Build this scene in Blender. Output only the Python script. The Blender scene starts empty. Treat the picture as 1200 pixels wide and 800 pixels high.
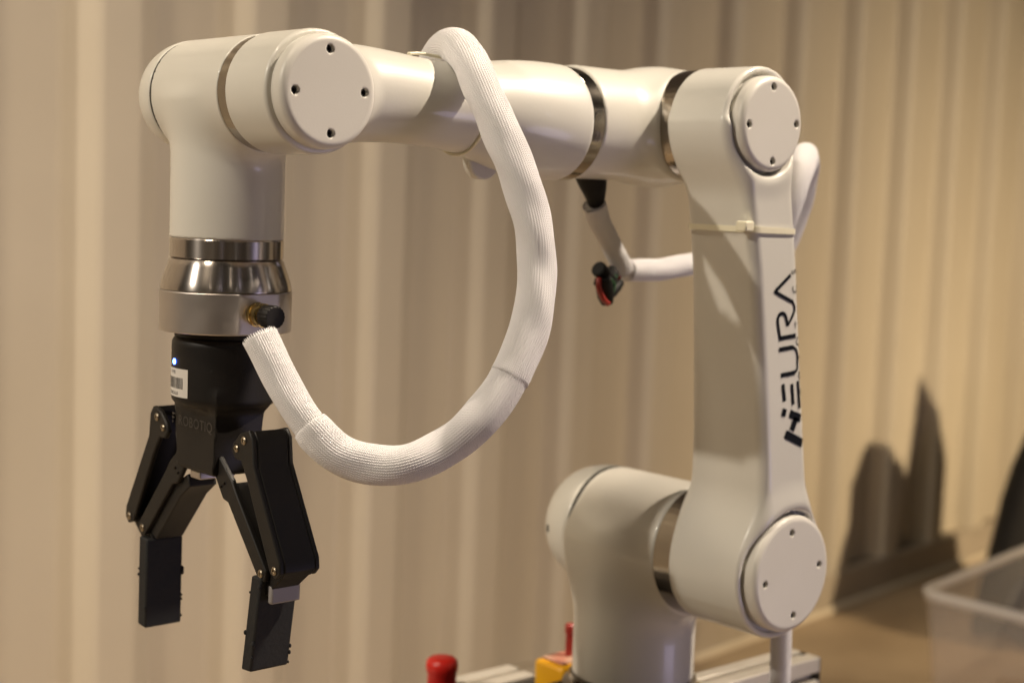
import bpy, math, random
import numpy as np
from mathutils import Vector, Matrix
random.seed(7); rng = np.random.default_rng(7)
S = bpy.context.scene
COL = S.collection

# ------------------------------------------------------------------ camera
cam = bpy.data.cameras.new('camera'); co = bpy.data.objects.new('camera', cam); COL.objects.link(co)
R_ = (0.7485, -0.6621, 0.0365); U_ = (0.0377, 0.0974, 0.9945); F_ = (0.6620, 0.7431, -0.0979)
m = Matrix.Identity(4)
for i in range(3):
    m[i][0] = R_[i]; m[i][1] = U_[i]; m[i][2] = -F_[i]
CAM = (-0.9976, -0.9374, 1.0)
m.translation = CAM
co.matrix_world = m
cam.sensor_width = 36.0; cam.lens = 53.67
cam.clip_start = 0.05; cam.clip_end = 60
cam.dof.use_dof = True; cam.dof.focus_distance = 1.05; cam.dof.aperture_fstop = 5.0
S.camera = co

# ------------------------------------------------------------------ world + lamps (an exhibition hall lit by warm spots)
wd = bpy.data.worlds.new('World'); S.world = wd; wd.use_nodes = True
bg = wd.node_tree.nodes['Background']; bg.inputs['Color'].default_value = (1.0, 0.82, 0.62, 1); bg.inputs['Strength'].default_value = 0.03

def lamp(name, loc, target, power, size, color, shape='DISK', size_y=None, spread=180):
    l = bpy.data.lights.new(name, 'AREA'); l.energy = power; l.shape = shape; l.size = size
    if size_y: l.size_y = size_y
    l.color = color; l.spread = math.radians(spread)
    o = bpy.data.objects.new(name, l); COL.objects.link(o); o.location = loc
    o.rotation_euler = (Vector(target) - Vector(loc)).to_track_quat('-Z', 'Y').to_euler()
    return o
WARM = (1.0, 0.84, 0.66); WARM2 = (1.0, 0.76, 0.47); COOL = (0.74, 0.66, 1.0)
lamp('hall_spot_right', (1.32, -1.28, 3.30), (-0.27, -0.08, 0.95), 15.2, 0.08, WARM, spread=60)
lamp('hall_spot_left', (-2.9, 0.36, 2.5), (0.0, 0.3, 0.8), 42, 0.06, (1.0, 0.89, 0.74))
lamp('hall_spot_wall', (-1.7, 0.05, 3.3), (0.15, 1.1, 0.1), 5.2, 0.3, (1.0, 0.82, 0.60), spread=55)
lamp('hall_spot_far', (3.9, -2.0, 1.5), (2.5, 1.3, 0.35), 12, 0.13, WARM2, spread=56)
lamp('cool_fill_low', (0.75, -1.75, 0.12), (-0.2, 0, 0.9), 6.0, 0.8, COOL)  # cool fill added near the floor to tint the undersides purple
# rows of hall lamps behind and beside the camera: small, seen as streaks and dots in the metal and the gloss paint
for k in range(15):
    a_ = math.radians(-150 + 11.5 * k + 4 * math.sin(k * 2.3)); r_ = 3.0 + .5 * math.sin(k * 1.7)
    lamp('hall_lamp', (-0.4 + r_ * math.cos(a_), r_ * math.sin(a_), 1.9 + .5 * math.sin(k * 2.9)), (-0.3, 0, 0.9), (.42, .18, .30, .55, .22)[k % 5], .035, (WARM, (1, .9, .8), (.95, .85, 1.0))[k % 3], 'RECTANGLE', .35)

S.render.engine = 'CYCLES'
S.view_settings.view_transform = 'Standard'; S.view_settings.look = 'None'
S.view_settings.exposure = 0.18; S.view_settings.gamma = 1.0; S.view_settings.use_curve_mapping = False

# ------------------------------------------------------------------ materials
def mat(name, col, rough=0.5, metal=0.0, noise=None, nscale=40, bump=0.0, bscale=200, emit=None, coat=0.0, rvar=0.0, spec=0.5, trans=0.0, coords='Object', stretch=None):
    M = bpy.data.materials.new(name); M.use_nodes = True
    nt = M.node_tree; b = nt.nodes['Principled BSDF']
    b.inputs['Base Color'].default_value = (*col, 1); b.inputs['Roughness'].default_value = rough
    b.inputs['Metallic'].default_value = metal; b.inputs['Coat Weight'].default_value = coat
    b.inputs['Specular IOR Level'].default_value = spec
    b.inputs['Transmission Weight'].default_value = trans
    if emit:
        b.inputs['Emission Color'].default_value = (*emit[:3], 1); b.inputs['Emission Strength'].default_value = emit[3]
    tc = nt.nodes.new('ShaderNodeTexCoord'); mp = nt.nodes.new('ShaderNodeMapping')
    nt.links.new(tc.outputs[coords], mp.inputs[0])
    if stretch: mp.inputs['Scale'].default_value = stretch
    if noise:
        n = nt.nodes.new('ShaderNodeTexNoise'); n.inputs['Scale'].default_value = nscale; n.inputs['Detail'].default_value = 6
        nt.links.new(mp.outputs[0], n.inputs['Vector'])
        r = nt.nodes.new('ShaderNodeValToRGB'); nt.links.new(n.outputs['Fac'], r.inputs[0])
        r.color_ramp.elements[0].position = .32; r.color_ramp.elements[1].position = .68
        r.color_ramp.elements[0].color = (*noise, 1); r.color_ramp.elements[1].color = (*col, 1)
        nt.links.new(r.outputs[0], b.inputs['Base Color'])
    if rvar:
        n2 = nt.nodes.new('ShaderNodeTexNoise'); n2.inputs['Scale'].default_value = nscale * .6; n2.inputs['Detail'].default_value = 4
        nt.links.new(mp.outputs[0], n2.inputs['Vector'])
        mr = nt.nodes.new('ShaderNodeMapRange'); mr.inputs['To Min'].default_value = rough - rvar; mr.inputs['To Max'].default_value = rough + rvar
        nt.links.new(n2.outputs['Fac'], mr.inputs[0]); nt.links.new(mr.outputs[0], b.inputs['Roughness'])
    if bump:
        n3 = nt.nodes.new('ShaderNodeTexNoise'); n3.inputs['Scale'].default_value = bscale; n3.inputs['Detail'].default_value = 4
        nt.links.new(mp.outputs[0], n3.inputs['Vector'])
        bp = nt.nodes.new('ShaderNodeBump'); bp.inputs['Strength'].default_value = bump; bp.inputs['Distance'].default_value = .001
        nt.links.new(n3.outputs['Fac'], bp.inputs['Height']); nt.links.new(bp.outputs[0], b.inputs['Normal'])
    return M
PAINT = mat('white_gloss_paint', (.625, .612, .565), .40, noise=(.60, .585, .53), nscale=9, rvar=.05, bump=.05, bscale=500, coat=.4)
PAINT.node_tree.nodes['Principled BSDF'].inputs['Coat Roughness'].default_value = .08
CAPP = mat('white_cap_plastic', (.625, .605, .56), .42, noise=(.60, .58, .53), nscale=14, rvar=.05, bump=.06, bscale=700)
STEEL = mat('joint_steel', (.36, .325, .28), .13, 1.0, rvar=.07, nscale=60, bump=.08, bscale=400, stretch=(1, 1, 1))
STEELB = mat('polished_flange_steel', (.50, .46, .43), .24, 1.0)
def aniso(M, amount, rot=0.0):
    nt = M.node_tree; tn = nt.nodes.new('ShaderNodeTangent'); tn.direction_type = 'RADIAL'; tn.axis = 'Z'
    b = nt.nodes['Principled BSDF']; nt.links.new(tn.outputs[0], b.inputs['Tangent'])
    b.inputs['Anisotropic'].default_value = amount; b.inputs['Anisotropic Rotation'].default_value = rot
aniso(STEELB, .85, .25)
ALU = mat('anodised_aluminium', (.54, .50, .475), .42, 1.0, rvar=.06, nscale=120, bump=.05, bscale=900)
DULL = mat('dull_grey_metal', (.30, .285, .285), .6, .3, rvar=.05)
GAP = mat('dark_joint_gap', (.03, .027, .022), .6)
BLACK = mat('black_anodised', (.013, .0115, .010), .50, 0.0, spec=.3, noise=(.011, .010, .010), nscale=60, rvar=.08, bump=.10, bscale=900)
BLACKM = mat('black_matt_body', (.010, .0085, .0078), .50, spec=.3, rvar=.07, nscale=50, bump=.1, bscale=900)
RUBBER = mat('black_rubber_pad', (.005, .006, .008), .75, noise=(.008, .008, .009), nscale=90, bump=.4, bscale=260)
SCREW = mat('screw_steel', (.34, .29, .22), .35, 1.0)
SCREWD = mat('screw_black_oxide', (.05, .045, .04), .35, 1.0)
BRASS = mat('brass', (.60, .44, .18), .24, 1.0)
INK = mat('black_print', (.004, .005, .008), .6, spec=.15)
INKS = mat('grey_print', (.03, .028, .027), .6, spec=.2)
LABEL = mat('white_label_paper', (.62, .60, .57), .6)
LED = mat('blue_led', (.1, .2, 1), .3, emit=(.06, .16, 1.0, 20))
ENGR = mat('grey_engraving', (.045, .040, .036), .5)
TIE = mat('nylon_tie', (.72, .68, .52), .4)
TAPE = mat('black_tape', (.006, .0055, .0055), .6, spec=.25, bump=.3, bscale=150)
REDP = mat('red_plastic', (.62, .016, .010), .35, rvar=.05)
REDD = mat('red_paint', (.30, .025, .018), .4)
YEL = mat('yellow_plastic', (.80, .42, .01), .4, noise=(.74, .36, .01), nscale=30)
GREEN = mat('green_wire', (.012, .06, .018), .5)
WALLM = mat('painted_corrugated_steel', (.575, .515, .41), .5, noise=(.54, .48, .38), nscale=3.0, rvar=.08, bump=.12, bscale=60)
SILL = mat('sill_metal', (.46, .40, .32), .5, noise=(.40, .345, .27), nscale=20)
TRIM = mat('pale_floor_trim', (.78, .70, .56), .4, noise=(.70, .62, .49), nscale=15)
FLOORM = mat('brown_floor', (.54, .42, .28), .5, noise=(.33, .245, .155), nscale=2.6, rvar=.1, bump=.1, bscale=80)
DARKC = mat('black_fabric', (.010, .009, .009), .9, noise=(.014, .013, .012), nscale=30, bump=.4, bscale=120)
BLUEC = mat('blue_denim', (.035, .05, .085), .9, noise=(.025, .036, .062), nscale=60, bump=.4, bscale=300)
CARTB = mat('dark_cart_panel', (.028, .025, .022), .5, noise=(.04, .035, .03), nscale=20)
LIDM = mat('red_and_cream_lid', (.55, .42, .30), .5, noise=(.42, .05, .03), nscale=28)
RAIL = mat('anodised_rail', (.66, .62, .55), .38, .35, noise=(.60, .56, .49), nscale=40)
PALEB = mat('pale_cardboard', (.72, .70, .66), .7, noise=(.64, .61, .56), nscale=25)
TANB = mat('tan_cardboard', (.45, .30, .15), .8, noise=(.38, .25, .12), nscale=25)

# braided sleeve: ribs are geometry, the knit is fine relief along them
BRAID = mat('white_braided_sleeve', (.80, .765, .735), .92, spec=.2)
nt = BRAID.node_tree; b = nt.nodes['Principled BSDF']
uv = nt.nodes.new('ShaderNodeUVMap'); uv.uv_map = 'UVMap'
sp = nt.nodes.new('ShaderNodeSeparateXYZ'); nt.links.new(uv.outputs[0], sp.inputs[0])
def mth(op, a, bb=None):
    n = nt.nodes.new('ShaderNodeMath'); n.operation = op
    for i, v in enumerate((a, bb)):
        if v is None: continue
        if isinstance(v, (int, float)): n.inputs[i].default_value = v
        else: nt.links.new(v, n.inputs[i])
    return n.outputs[0]
ru = mth('MULTIPLY', sp.outputs['X'], 46.0)
tri = mth('ABSOLUTE', mth('SUBTRACT', mth('FRACT', ru), .5))
ph = mth('ADD', mth('MULTIPLY', sp.outputs['Y'], 1.0), mth('MULTIPLY', tri, 2.2))
kn = mth('SINE', mth('MULTIPLY', ph, 6.2832))
bp = nt.nodes.new('ShaderNodeBump'); bp.inputs['Strength'].default_value = .6; bp.inputs['Distance'].default_value = .0006
nt.links.new(kn, bp.inputs['Height']); nt.links.new(bp.outputs[0], b.inputs['Normal'])
rr = nt.nodes.new('ShaderNodeValToRGB'); nt.links.new(mth('MULTIPLY', mth('ADD', kn, 1.0), .5), rr.inputs[0])
rr.color_ramp.elements[0].color = (.83, .81, .82, 1); rr.color_ramp.elements[1].color = (.93, .915, .93, 1)
nt.links.new(rr.outputs[0], b.inputs['Base Color'])
b.inputs['Sheen Weight'].default_value = .2

# translucent storage bin plastic
BIN = mat('clear_bin_plastic', (.86, .85, .86), .28, trans=.0)
nt = BIN.node_tree; b = nt.nodes['Principled BSDF']
b.inputs['IOR'].default_value = 1.2; b.inputs['Roughness'].default_value = .25
trn = nt.nodes.new('ShaderNodeBsdfTransparent'); trn.inputs['Color'].default_value = (.95, .92, .88, 1)
mx = nt.nodes.new('ShaderNodeMixShader'); mx.inputs[0].default_value = .13
nt.links.new(trn.outputs[0], mx.inputs[1]); nt.links.new(b.outputs[0], mx.inputs[2])
nt.links.new(mx.outputs[0], nt.nodes['Material Output'].inputs['Surface'])
BINR = mat('clear_bin_rim', (.86, .84, .83), .16)
nt = BINR.node_tree; b = nt.nodes['Principled BSDF']
trn = nt.nodes.new('ShaderNodeBsdfTransparent'); mx = nt.nodes.new('ShaderNodeMixShader'); mx.inputs[0].default_value = .55
nt.links.new(trn.outputs[0], mx.inputs[1]); nt.links.new(b.outputs[0], mx.inputs[2])
nt.links.new(mx.outputs[0], nt.nodes['Material Output'].inputs['Surface'])

# ------------------------------------------------------------------ object helpers
def thing(name, loc, label, cat, group=None):
    o = bpy.data.objects.new(name, None); COL.objects.link(o); o.location = loc; o.empty_display_size = .02
    o['label'] = label; o['category'] = cat
    if group: o['group'] = group
    return o
def wpos(o):
    v = Vector((0, 0, 0))
    while o is not None: v += o.location; o = o.parent
    return v
def obj(name, V, Fc, material, parent=None, smooth=False, bevel=0.0, normals=None, uvs=None, label=None):
    V = np.asarray(V, float); c = (V.min(0) + V.max(0)) / 2
    me = bpy.data.meshes.new(name); me.from_pydata((V - c).tolist(), [], [tuple(int(i) for i in f) for f in Fc])
    me.materials.append(material)
    if smooth: me.polygons.foreach_set('use_smooth', [True] * len(me.polygons))
    if uvs is not None:
        ul = me.uv_layers.new(name='UVMap'); li = np.zeros(len(me.loops), int); me.loops.foreach_get('vertex_index', li)
        if callable(uvs): uvs(me, ul)
        else: ul.data.foreach_set('uv', np.asarray(uvs, float).ravel())
    me.update()
    if normals is not None: me.normals_split_custom_set_from_vertices(np.asarray(normals).tolist())
    o = bpy.data.objects.new(name, me); COL.objects.link(o)
    cc = Vector(c.tolist())
    if parent is not None: o.parent = parent; o.location = cc - wpos(parent)
    else: o.location = cc
    if bevel:
        bm = o.modifiers.new('bevel', 'BEVEL'); bm.width = bevel; bm.segments = 2; bm.limit_method = 'ANGLE'; bm.angle_limit = math.radians(40)
        me.polygons.foreach_set('use_smooth', [True] * len(me.polygons))
        try: me.set_sharp_from_angle(angle=math.radians(35))
        except Exception: pass
    if label: o['label'] = label
    return o
def tag(o, label, cat, group=None, kind=None):
    if label: o['label'] = label
    if cat: o['category'] = cat
    if group: o['group'] = group
    if kind: o['kind'] = kind
    return o
def basis(axis):
    a = Vector(axis).normalized(); t = Vector((0, 0, 1)) if abs(a.z) < .9 else Vector((1, 0, 0))
    u = a.cross(t).normalized(); v = a.cross(u).normalized()
    return np.array(u), np.array(v), np.array(a)
def lathe(center, axis, prof, n=96, name='part', material=None, parent=None, sharp=30, **k):
    """prof: list of (distance along axis, radius)"""
    u, v, a = basis(axis); c = np.array(center); V = []; Fc = []
    for d, r in prof:
        for i in range(n):
            t = 2 * math.pi * i / n
            V.append(c + a * d + (u * math.cos(t) + v * math.sin(t)) * r)
    for j in range(len(prof) - 1):
        for i in range(n):
            i2 = (i + 1) % n
            Fc.append((j * n + i, (j + 1) * n + i, (j + 1) * n + i2, j * n + i2))
    Fc.append(tuple(range(n))); Fc.append(tuple(reversed(range((len(prof) - 1) * n, len(prof) * n))))
    o = obj(name, V, Fc, material, parent, smooth=True, **k)
    o.data.set_sharp_from_angle(angle=math.radians(sharp))
    return o
def boxm(lo, hi):
    x0, y0, z0 = lo; x1, y1, z1 = hi
    V = [(x0,y0,z0),(x1,y0,z0),(x1,y1,z0),(x0,y1,z0),(x0,y0,z1),(x1,y0,z1),(x1,y1,z1),(x0,y1,z1)]
    Fc = [(0,3,2,1),(4,5,6,7),(0,1,5,4),(1,2,6,5),(2,3,7,6),(3,0,4,7)]
    return V, Fc
def prism(poly, lo, hi, axis=0):
    """closed 2-D polygon extruded along axis (0: poly in YZ, 1: poly in XZ, 2: poly in XY)"""
    def mk(p, d):
        return [(d, p[0], p[1]), (p[0], d, p[1]), (p[0], p[1], d)][axis]
    n = len(poly); V = [mk(p, lo) for p in poly] + [mk(p, hi) for p in poly]
    Fc = [tuple(reversed(range(n))), tuple(range(n, 2 * n))] + [(i, (i + 1) % n, n + (i + 1) % n, n + i) for i in range(n)]
    return V, Fc
def fixn(o):
    import bmesh
    bm = bmesh.new(); bm.from_mesh(o.data); bmesh.ops.recalc_face_normals(bm, faces=bm.faces[:]); bm.to_mesh(o.data); bm.free(); return o
def join(*ms):
    V = []; Fc = []
    for v, f in ms:
        n = len(V); V += [tuple(x) for x in v]; Fc += [tuple(i + n for i in q) for q in f]
    return V, Fc
def spline(pts, n):
    P = np.array(pts, float); P = np.vstack([2 * P[0] - P[1], P, 2 * P[-1] - P[-2]])
    out = []
    for i in range(1, len(P) - 2):
        for t in np.linspace(0, 1, 24, endpoint=False):
            a, b_, c, d = P[i-1], P[i], P[i+1], P[i+2]
            out.append(.5 * (2*b_ + (c-a)*t + (2*a-5*b_+4*c-d)*t*t + (3*b_-a-3*c+d)*t**3))
    out.append(P[-2]); out = np.array(out)
    L = np.r_[0, np.cumsum(np.linalg.norm(np.diff(out[:, :3], axis=0), axis=1))]
    s = np.linspace(0, L[-1], n)
    return np.stack([np.interp(s, L, out[:, k]) for k in range(out.shape[1])], 1), L[-1]
def tube(name, P, rad, material, parent=None, nu=24, ribs=0, ribh=0.0, twist=0.0, uvs=False, knit=.0016, fray=0.0, wob=0.0):
    """swept tube with a radius per ring"""
    n = len(P); T = np.gradient(P, axis=0); T /= np.linalg.norm(T, axis=1)[:, None]
    up = np.array([0, 0, 1.]) if abs(T[0][2]) < .9 else np.array([1., 0, 0])
    u = np.cross(up, T[0]); u /= np.linalg.norm(u); L = np.r_[0, np.cumsum(np.linalg.norm(np.diff(P, axis=0), axis=1))]
    th = np.arange(nu) * 2 * math.pi / nu; V = []
    phs = rng.random(4) * 6
    for i in range(n):
        u = u - T[i] * (u @ T[i]); u /= np.linalg.norm(u); v = np.cross(T[i], u)
        a = th + twist * L[i]
        r = rad[i] * np.ones(nu)
        if ribs: r = r + ribh * (np.abs(np.cos(ribs * th / 2)) ** .7 - .6)
        if wob: r = r * (1 + wob * np.sin(L[i] * 95 + 2 * th + phs[0]) * np.sin(L[i] * 41 + phs[1]) + wob * .6 * np.sin(3 * th + L[i] * 160 + phs[2]))
        off = 0
        p = P[i] + np.outer(np.cos(a) * r, u) + np.outer(np.sin(a) * r, v)
        if fray and i == 0: p = p - np.outer((np.abs(np.cos(ribs * th / 2)) * .6 + .4 * rng.random(nu)) * fray, T[i])
        V.append(p)
    V = np.concatenate(V); Fc = []; UV = []
    for i in range(n - 1):
        for j in range(nu):
            j2 = (j + 1) % nu
            Fc.append((i*nu+j, i*nu+j2, (i+1)*nu+j2, (i+1)*nu+j))
            if uvs:
                u0 = j / nu; u1 = (j + 1) / nu; v0 = L[i] / knit; v1 = L[i+1] / knit
                UV += [(u0, v0), (u1, v0), (u1, v1), (u0, v1)]
    nq = len(Fc)
    Fc.append(tuple(reversed(range(nu)))); Fc.append(tuple(range((n-1)*nu, n*nu)))
    if uvs: UV += [(0, 0)] * (2 * nu)
    return obj(name, V, Fc, material, parent, smooth=True, uvs=UV if uvs else None)

# ------------------------------------------------------------------ implicit surfaces for the cast housings
def s_cyl(P, ax, c, r, a, b_, rd=.004):
    o = [i for i in range(3) if i != ax]
    d = np.hypot(P[:, o[0]] - c[0], P[:, o[1]] - c[1]) - r + rd
    h = np.abs(P[:, ax] - (a + b_) / 2) - abs(b_ - a) / 2 + rd
    return np.minimum(np.maximum(d, h), 0) + np.hypot(np.maximum(d, 0), np.maximum(h, 0)) - rd
def smin(a, b_, k):
    h = np.clip(.5 + .5 * (b_ - a) / k, 0, 1); return b_ * (1 - h) + a * h - k * h * (1 - h)
def smax(a, b_, k): return -smin(-a, -b_, k)
def surf(name, f, lo, hi, h, material, parent, label=None):
    lo = np.array(lo, float); hi = np.array(hi, float); n = np.ceil((hi - lo) / h).astype(int) + 1
    g = [lo[i] + h * np.arange(n[i]) for i in range(3)]
    A = np.stack(np.meshgrid(*g, indexing='ij'), -1).reshape(-1, 3)
    v = np.concatenate([f(A[i:i + 400000]) for i in range(0, len(A), 400000)]).reshape(n); s = v < 0
    cnt = np.zeros(n - 1, int); acc = np.zeros((*(n - 1), 3)); nc = np.zeros(n - 1)
    sl = lambda d, N: slice(d, N - 1 + d)
    for dx in (0, 1):
        for dy in (0, 1):
            for dz in (0, 1): cnt += s[sl(dx, n[0]), sl(dy, n[1]), sl(dz, n[2])]
    act = (cnt > 0) & (cnt < 8)
    for ax in range(3):
        o = [i for i in range(3) if i != ax]
        for d1 in (0, 1):
            for d2 in (0, 1):
                i0 = [0, 0, 0]; i0[o[0]] = d1; i0[o[1]] = d2; i1 = list(i0); i1[ax] = 1
                a = v[sl(i0[0], n[0]), sl(i0[1], n[1]), sl(i0[2], n[2])]; b_ = v[sl(i1[0], n[0]), sl(i1[1], n[1]), sl(i1[2], n[2])]
                c = (a < 0) != (b_ < 0); t = np.where(c, a / np.where(c, a - b_, 1), 0)
                for k in range(3): acc[..., k] += np.where(c, t if k == ax else i0[k], 0)
                nc += c
    ids = -np.ones(n - 1, int); ids[act] = np.arange(act.sum())
    idx = np.argwhere(act); V = lo + h * (idx + acc[act] / nc[act][:, None])
    def grad(P, e=h * .12):
        G = np.empty_like(P)
        for k in range(3):
            d = np.zeros(3); d[k] = e; G[:, k] = (f(P + d) - f(P - d)) / (2 * e)
        return G
    for _ in range(4):
        G = grad(V); st = f(V)[:, None] * G / np.maximum((G * G).sum(1), 1e-6)[:, None]
        ln = np.linalg.norm(st, axis=1)[:, None]; V = V - st * np.minimum(1, .4 * h / np.maximum(ln, 1e-12))
    Q = []
    for ax in range(3):
        o1, o2 = [(1, 2), (2, 0), (0, 1)][ax]
        a = s; sh = [slice(None)] * 3; sh[ax] = slice(0, n[ax] - 1); s2 = [slice(None)] * 3; s2[ax] = slice(1, n[ax])
        e = np.argwhere(a[tuple(sh)] != a[tuple(s2)])
        e = e[(e[:, o1] > 0) & (e[:, o2] > 0) & (e[:, o1] < n[o1] - 1) & (e[:, o2] < n[o2] - 1)]
        fl = a[e[:, 0], e[:, 1], e[:, 2]]
        q = []
        for d1, d2 in ((1, 1), (0, 1), (0, 0), (1, 0)):
            t = e.copy(); t[:, o1] -= d1; t[:, o2] -= d2; q.append(ids[t[:, 0], t[:, 1], t[:, 2]])
        q = np.stack(q, 1); q[~fl] = q[~fl][:, ::-1]; Q.append(q)
    Q = np.concatenate(Q)
    G = grad(V, h * .35); G /= np.maximum(np.linalg.norm(G, axis=1), 1e-9)[:, None]
    return obj(name, V, Q, material, parent, smooth=True, normals=G, label=label)

# ------------------------------------------------------------------ the setting: floor and the corrugated wall
o = obj('floor', [(-6, -6, 0), (9, -6, 0), (9, 4.5, 0), (-6, 4.5, 0)], [(0, 1, 2, 3)], FLOORM); tag(o, None, None, kind='structure')
wa = math.radians(7.0); wdv = np.array([math.cos(wa), math.sin(wa)]); wnv = np.array([math.sin(wa), -math.cos(wa)])   # wnv faces the room
W0 = np.array([2.1222, 1.3294]); PER = .2621; S0 = -1.5794
wall = thing('corrugated_wall', (W0[0], W0[1], 0), 'tall beige corrugated steel wall behind the robot arm', 'wall')
def wp(s, d, z): p = W0 + wdv * s + wnv * d; return (p[0], p[1], z)
prof = []
for i in range(-9, 14):
    e = S0 + PER * i                       # outer flat ends here, dark slope follows
    for ds, d in ((0, .034), (.008, .031), (.044, .003), (.052, 0), (PER - .112, 0), (PER - .104, .003), (PER - .066, .031), (PER - .058, .034)):
        prof.append((e + ds, d))
V = []; Fc = []
zt = 3.2
for s_, d in prof: V += [wp(s_, d + .012, .095), wp(s_, d + .012, zt)]
for i in range(len(prof) - 1): Fc.append((2*i, 2*i+2, 2*i+3, 2*i+1))
n0 = len(V)
a, b_ = prof[0][0], prof[-1][0]
V += [wp(a, -.02, .095), wp(a, -.02, zt), wp(b_, -.02, .095), wp(b_, -.02, zt)]
Fc += [(n0+1, n0+3, n0+2, n0)]
obj('corrugated_sheet', V, Fc, WALLM, wall)
def wbox(s0, s1, d0, d1, z0, z1):
    V = [wp(s0,d0,z0),wp(s1,d0,z0),wp(s1,d1,z0),wp(s0,d1,z0),wp(s0,d0,z1),wp(s1,d0,z1),wp(s1,d1,z1),wp(s0,d1,z1)]
    return V, [(0,3,2,1),(4,5,6,7),(0,1,5,4),(1,2,6,5),(2,3,7,6),(3,0,4,7)]
fixn(obj('bottom_sill', *wbox(-3.9, 1.6, -.02, .052, .016, .095), SILL, wall, bevel=.004))
fixn(obj('floor_trim', *wbox(-3.9, 1.6, -.02, .064, 0.001, .016), TRIM, wall, bevel=.003))

# ------------------------------------------------------------------ robot arm
W = np.array([-.415, .032, 1.061])       # wrist: joint 5 and 6 axes meet
Ex, Ez = -.055, 1.059                    # elbow axis (runs along Y)
Sx, Sz = 0.0, .695                       # shoulder axis (runs along Y)
FY = -.048                               # plane of the forearm
robot = thing('robot', (0, 0, .545), 'white jointed robot arm bolted to an aluminium frame before the wall', 'robot')
y5r = W[1] - .061; y5c = W[1] - .115; y5f = W[1] - .127

# wrist housing: barrel along Y with the tool tube dropping from it
def f_wrist(P):
    a = s_cyl(P, 1, (W[0], W[2]), .0412, y5r + .0095, W[1] + .0405, .001)
    t = s_cyl(P, 2, (W[0], W[1]), .0408, W[2] - .1025, W[2] - .005, .001)
    return smin(a, t, .016)
surf('wrist_housing', f_wrist, (W[0]-.05, y5r, W[2]-.11), (W[0]+.05, W[1]+.05, W[2]+.05), .0017, PAINT, robot)
lathe((W[0], W[1], W[2]), (0, 1, 0), [(.0395, .0385), (.0402, .0407), (.0430, .0407), (.0436, .0385)], name='joint_seam', material=GAP, parent=robot)
dome = [(.0426, .0385), (.0426, .0405), (.0436, .0412)]
for k in range(1, 15):
    t = k / 14 * math.pi / 2; dome.append((.0436 + .041 * math.sin(t) ** 1.0, .0412 * max(math.cos(t), .02) ** .62))
lathe((W[0], W[1], W[2]), (0, 1, 0), dome, name='rear_cover', material=PAINT, parent=robot, sharp=60)
lathe((W[0], W[1], W[2]), (0, -1, 0), [(.046, .0380), (.0485, .0405), (.0615, .0405), (.065, .0380)], name='joint_ring', material=STEEL, parent=robot)

# forearm with the front barrel of joint 5
fx = np.array([-.03, 0.0, .03, .055, .08, .11, .14, .165, .19, .215, .235, .2485]) + W[0]
fr = np.array([.034, .0355, .0355, .0340, .0325, .0315, .0325, .0365, .0420, .0450, .0458, .0452])
fz = np.array([0, 0, .002, .0032, .003, .001, -.0005, -.002, -.004, -.0055, -.0062, -.0065]) + W[2]
fxx = np.linspace(fx[0], fx[-1], 400)
def smooth(a):
    y = np.interp(fxx, fx, a); k = np.hanning(61); k /= k.sum(); return np.convolve(np.pad(y, 30, 'edge'), k, 'valid')
frs, fzs = smooth(fr), smooth(fz)
def f_fore(P):
    a = s_cyl(P, 1, (W[0], W[2]), .0418, y5c + .001, y5r, .004)
    r = np.interp(P[:, 0], fxx, frs); zc = np.interp(P[:, 0], fxx, fzs)
    d = (np.hypot((P[:, 1] - FY), P[:, 2] - zc) - r) * .93
    d = smax(d, P[:, 0] - (W[0] + .2485), .006)
    d = smax(d, W[0] + .016 - P[:, 0], .012)
    u = smin(a, d, .014)
    c = np.hypot(P[:, 0] - W[0], P[:, 2] - W[2]) - .0395      # clearance round the cover
    return smax(u, -np.maximum(c, P[:, 1] - (y5c + .0015)), .0015)
surf('forearm', f_fore, (W[0]-.05, FY-.056, W[2]-.06), (W[0]+.256, FY+.062, W[2]+.055), .0018, PAINT, robot)
lathe((W[0]+.2485, FY, W[2]-.0065), (1, 0, 0), [(-.004, .042), (-.002, .0446), (.0095, .0446), (.013, .042)], name='joint_ring', material=STEEL, parent=robot)
# small round cover below the forearm
cv = lathe((-.226, -.030, 1.0235), (0, -1, 0), [(-.006, .0155), (.0015, .0155), (.0025, .0145)], n=48, name='round_cover', material=CAPP, parent=robot, label='small round cream cover under the forearm')
lathe((-.219, -.0325, 1.0255), (0, -1, 0), [(0, .0016), (.0008, .0016)], n=16, name='screw', material=SCREWD, parent=cv)

# elbow block between the joint 4 ring and the joint 3 ring
x4 = W[0] + .2585
y3 = -.1055
def f_elb(P):
    zc = W[2] - .0045
    a = s_cyl(P, 0, (FY, zc), .0445, x4, Ex + .012, .003)
    b1 = s_cyl(P, 1, (Ex, Ez - .001), .0440, y3 + .0175, FY + .030, .003)
    return smin(a, b1, .022)
surf('elbow_block', f_elb, (x4-.006, y3, W[2]-.062), (Ex+.055, FY+.045, W[2]+.055), .0022, PAINT, robot)
lathe((Ex, 0, Ez), (0, 1, 0), [(y3 - .003, .0415), (y3 - .001, .0437), (y3 + .0172, .0437), (y3 + .021, .0415)], name='joint_ring', material=STEEL, parent=robot)

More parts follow.
